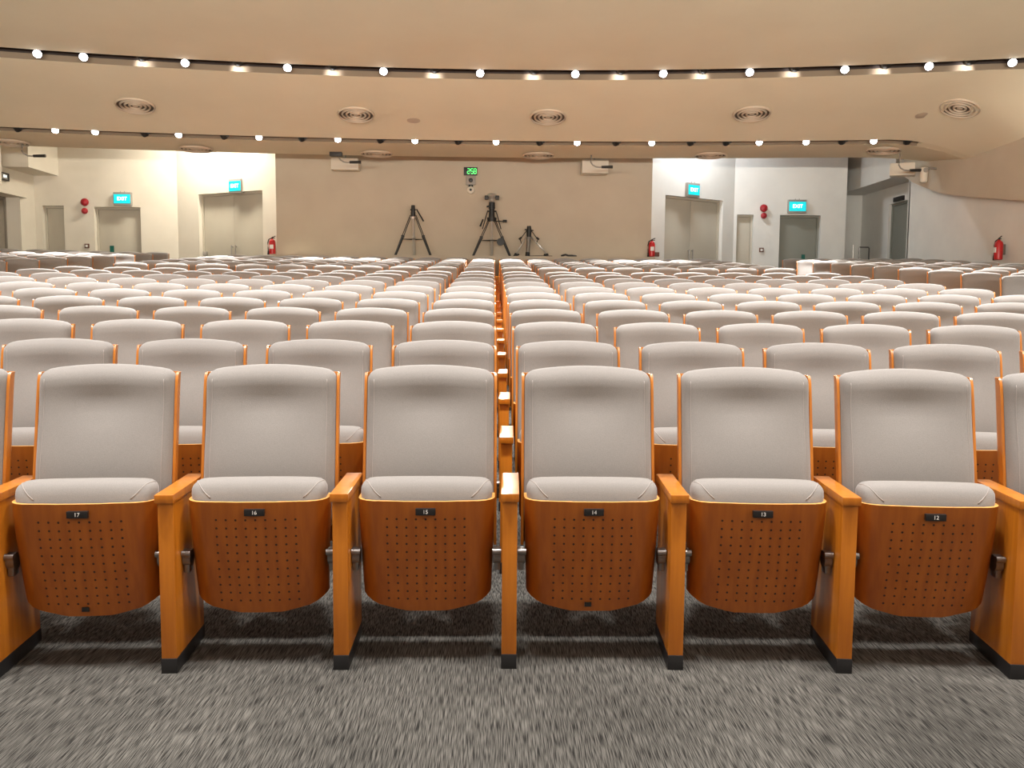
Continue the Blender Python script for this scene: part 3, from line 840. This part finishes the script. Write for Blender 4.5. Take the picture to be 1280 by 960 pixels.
# handrail in the right rear recess
p = at_Y(1075, 309, 21.2); root = empty('handrail', 'metal handrail standing before the right rear recess', 'handrail', (p.x, 21.2, floor_z(9, 21)))
zt_ = p.z - floor_z(9, 21)
bm = bmesh.new(); add_tube(bm, [(-.02, 0, 0), (-.02, 0, zt_ - .02), (.0, 0, zt_), (.20, 0, zt_), (.22, 0, zt_ - .02), (.22, 0, 0)], .018); link('rail', fin(bm, 'rail', True), 'steel', root)
cyls('post', [((-.16, 0, 0), (-.16, 0, zt_ + .04), .018)], 'alu', root)

# ------------------------------------------------------------ tripods on the platform
TY = 20.35
S = TY / F
def tripod_common(root, H, spread, apex, knee, light=False):
    """two legs in view left and right, the third leg pointing back; H height of the leg apex"""
    for sgn in (-1, 1):
        bm = bmesh.new()
        foot_ = Vector((sgn * spread, -.05, .0)); top = Vector((sgn * .05, 0, apex)); kn = top.lerp(foot_, knee)
        add_cyl(bm, foot_ + Vector((0, 0, .01)), kn, .028, .034, 10)
        for o_ in (-.018, .018): add_cyl(bm, kn + Vector((o_, 0, 0)), top + Vector((o_ * .8, 0, 0)), .010, .010, 8)
        add_box(bm, kn - Vector((.035, .03, .03)), kn + Vector((.035, .03, .03)), .006)
        link('leg', fin(bm, 'leg', True, 40), 'blackm', root)
    bm = bmesh.new(); add_cyl(bm, (0, .30, .0), (0, .12, apex * .5), .034, .040, 10); add_cyl(bm, (0, .12, apex * .5), (0, 0, apex), .026, .03, 10)
    link('leg', fin(bm, 'leg', True, 40), 'alu', root)
    zb = apex * (1 - knee) * .86; xb = spread * (knee + (1 - knee) * .14) 
    cyls('spreader', [((-xb, -.04, zb), (0, .18, zb), .008), ((xb, -.04, zb), (0, .18, zb), .008), ((-xb, -.04, zb), (xb, -.04, zb), .008)], 'blackm', root, 8)
def base_at(px):
    v = at_Y(px, 319, TY); return (v.x, TY, PZ_)
# left tripod, 1.17 m
r_ = empty('tripod', 'black tripod without a camera, leftmost of the three on the platform', 'tripod', base_at(516.5), 0, 'camera tripods on the platform')
tripod_common(r_, 1.1, .40, .92, .52)
cyls('head', [((0, 0, .88), (0, 0, .99), .055), ((0, 0, .98), (0, 0, 1.14), .048, .042), ((-.06, 0, 1.04), (.06, 0, 1.04), .02)], 'blackm', r_)
cyls('pan_handle', [((.08, -.02, 1.05), (.24, -.06, .78), .013, .018)], 'blackm', r_)
cyls('bowl', [((0, -.03, .83), (0, -.03, .88), .05, .06)], 'alu', r_)
# centre tripod with its camera head, 1.42 m
r_ = empty('tripod', 'tallest tripod, in the middle, carrying a fluid head with handles', 'tripod', base_at(614.5), 0, 'camera tripods on the platform')
tripod_common(r_, 1.1, .42, .86, .50)
cyls('head', [((0, 0, .80), (0, 0, .88), .10, .11), ((0, 0, .88), (0, 0, 1.08), .07, .06), ((-.10, 0, 1.02), (.10, 0, 1.02), .018), ((0, 0, 1.08), (0, 0, 1.22), .075, .07), ((-.12, 0, 1.12), (0, 0, 1.16), .02)], 'blackm', r_)
for s in (-1, 1):
    cyls('side_rod', [((s * .09, 0, 1.04), (s * .15, -.02, .84), .012), ((s * .15, -.02, .84), (s * .21, -.03, .62), .012)], 'blackm', r_)
cyls('pan_handle', [((.08, 0, .80), (.26, -.05, .80), .012), ((.25, -.05, .80), (.34, -.06, .80), .03)], 'blackm', r_)
cyls('lever', [((-.26, -.02, .68), (-.20, 0, .84), .022, .018)], 'blackm', r_)
lathe('cable_reel', [(.03, -.04), (.085, -.035), (.085, .0), (.03, .01)], 'blackm', r_, 20, 'Y', loc=(.20, -.08, .33))
t = empty('video_camera', 'small black and silver camera on top of the middle tripod', 'camera', (base_at(614.5)[0], TY, PZ_ + 1.222))
lathe('body', [(.02, 0), (.05, .01), (.06, .04), (.045, .07), (.06, .10), (.10, .13), (.11, .16), (.08, .19), (.02, .20)], 'alu', t, 20)
for s in (-1, 1): box('side_grip', (s * .07, -.05, .06), (s * .165, .05, .15), 'blackm', t, .015)
# right, low tripod
r_ = empty('tripod', 'lowest tripod with pale splayed legs, right of the tallest one', 'tripod', base_at(661), 0, 'camera tripods on the platform')
for s, sp in ((-1, .32), (1, .44)):
    bm = bmesh.new(); add_cyl(bm, (s * sp, -.03, .03), (s * .05, 0, .46), .022, .022, 10); link('leg', fin(bm, 'leg', True), 'alu', r_)
    cyls('brace', [((s * .05, 0, .60), (s * .20, -.02, .40), .010), ((s * .20, -.02, .40), (s * .17, -.02, .30), .010), ((s * .17, -.02, .44), (s * .23, -.02, .40), .022)], 'blackm', r_, 8)
    cyls('rubber_foot', [((s * sp - .01, -.03, .0), (s * sp - s * .03, -.03, .08), .035, .03), ((s * sp - s * .10, -.03, .06), (s * sp - s * .02, -.03, .03), .02)], 'blackm', r_, 8)
cyls('leg', [((-.03, -.10, .09), (-.005, -.02, .44), .045, .055)], 'steel', r_); cyls('rubber_foot', [((-.035, -.11, .0), (-.03, -.10, .10), .055, .05)], 'blackm', r_)
cyls('head', [((0, 0, .42), (0, 0, .62), .05, .06), ((0, 0, .62), (0, 0, .70), .055, .045), ((-.10, 0, .62), (.10, 0, .60), .014)], 'blackm', r_)
# cables on the platform
def cable(pts, label, r=.012):
    bm = bmesh.new(); add_tube(bm, pts, r); o = link('cable', fin(bm, 'cable', True), 'black'); tag(o, label, 'cable')
b0 = base_at(661)
cable([(b0[0] + .02, TY - .13, PZ_ + .013), (b0[0] + .15, TY - .22, PZ_ + .013), (b0[0] + .35, TY - .24, PZ_ + .013), (b0[0] + .52, TY - .2, PZ_ + .013)], 'thin black cable lying beside the lowest tripod')
b1 = base_at(706)
cable([(b1[0] - .10, TY - .20, PZ_ + .02), (b1[0], TY - .22, PZ_ + .05), (b1[0] + .06, TY - .2, PZ_ + .03), (b1[0] + .15, TY - .2, PZ_ + .03), (b1[0] + .25, TY - .15, PZ_ + .02)], 'coiled black cable on the platform right of the lowest tripod', .022)

# ------------------------------------------------------------ light
w = bpy.data.worlds.new('hall_air'); sc.world = w; w.use_nodes = True
w.node_tree.nodes['Background'].inputs[0].default_value = (.9, .8, .7, 1); w.node_tree.nodes['Background'].inputs[1].default_value = .3
# house lights above the front rows: lines of downlights
for i, x in enumerate((-6.3, -4.2, -2.1, 0, 2.1, 4.2, 6.3)):
    lamp('SPOT', 'house_light', (x, 2.3, ZC + 5.5), 1080, NEUT, (x, 2.5, 0), .22, 76, .6)
for i, x in enumerate((-7.5, -5.0, -2.5, 0, 2.5, 5, 7.5)):
    lamp('SPOT', 'house_light', (x, 6.8, ZC + 5.1), 1700, NEUT, (x, 7.5, 1), .10, 78, .8)
# added fill lamp, unseen behind the camera, that brightens the ceiling
lamp('AREA', 'ceiling_fill', (0, -4.6, ZC + 1.05), 13500, WARM, (0, -4.6 + 1.4, ZC + 1.05 + 10), sx=14, sy=1.6)
lamp('AREA', 'door_wash_left', (-6.6, 21.0, TOP - .25), 260, (1, .93, .78), (-6.55, 21.35, 2), sx=2.2, sy=.25)
lamp('AREA', 'door_wash_right', (4.7, 20.9, TOP - .25), 120, (.92, .96, 1), (4.75, 21.3, 2), sx=1.4, sy=.2)
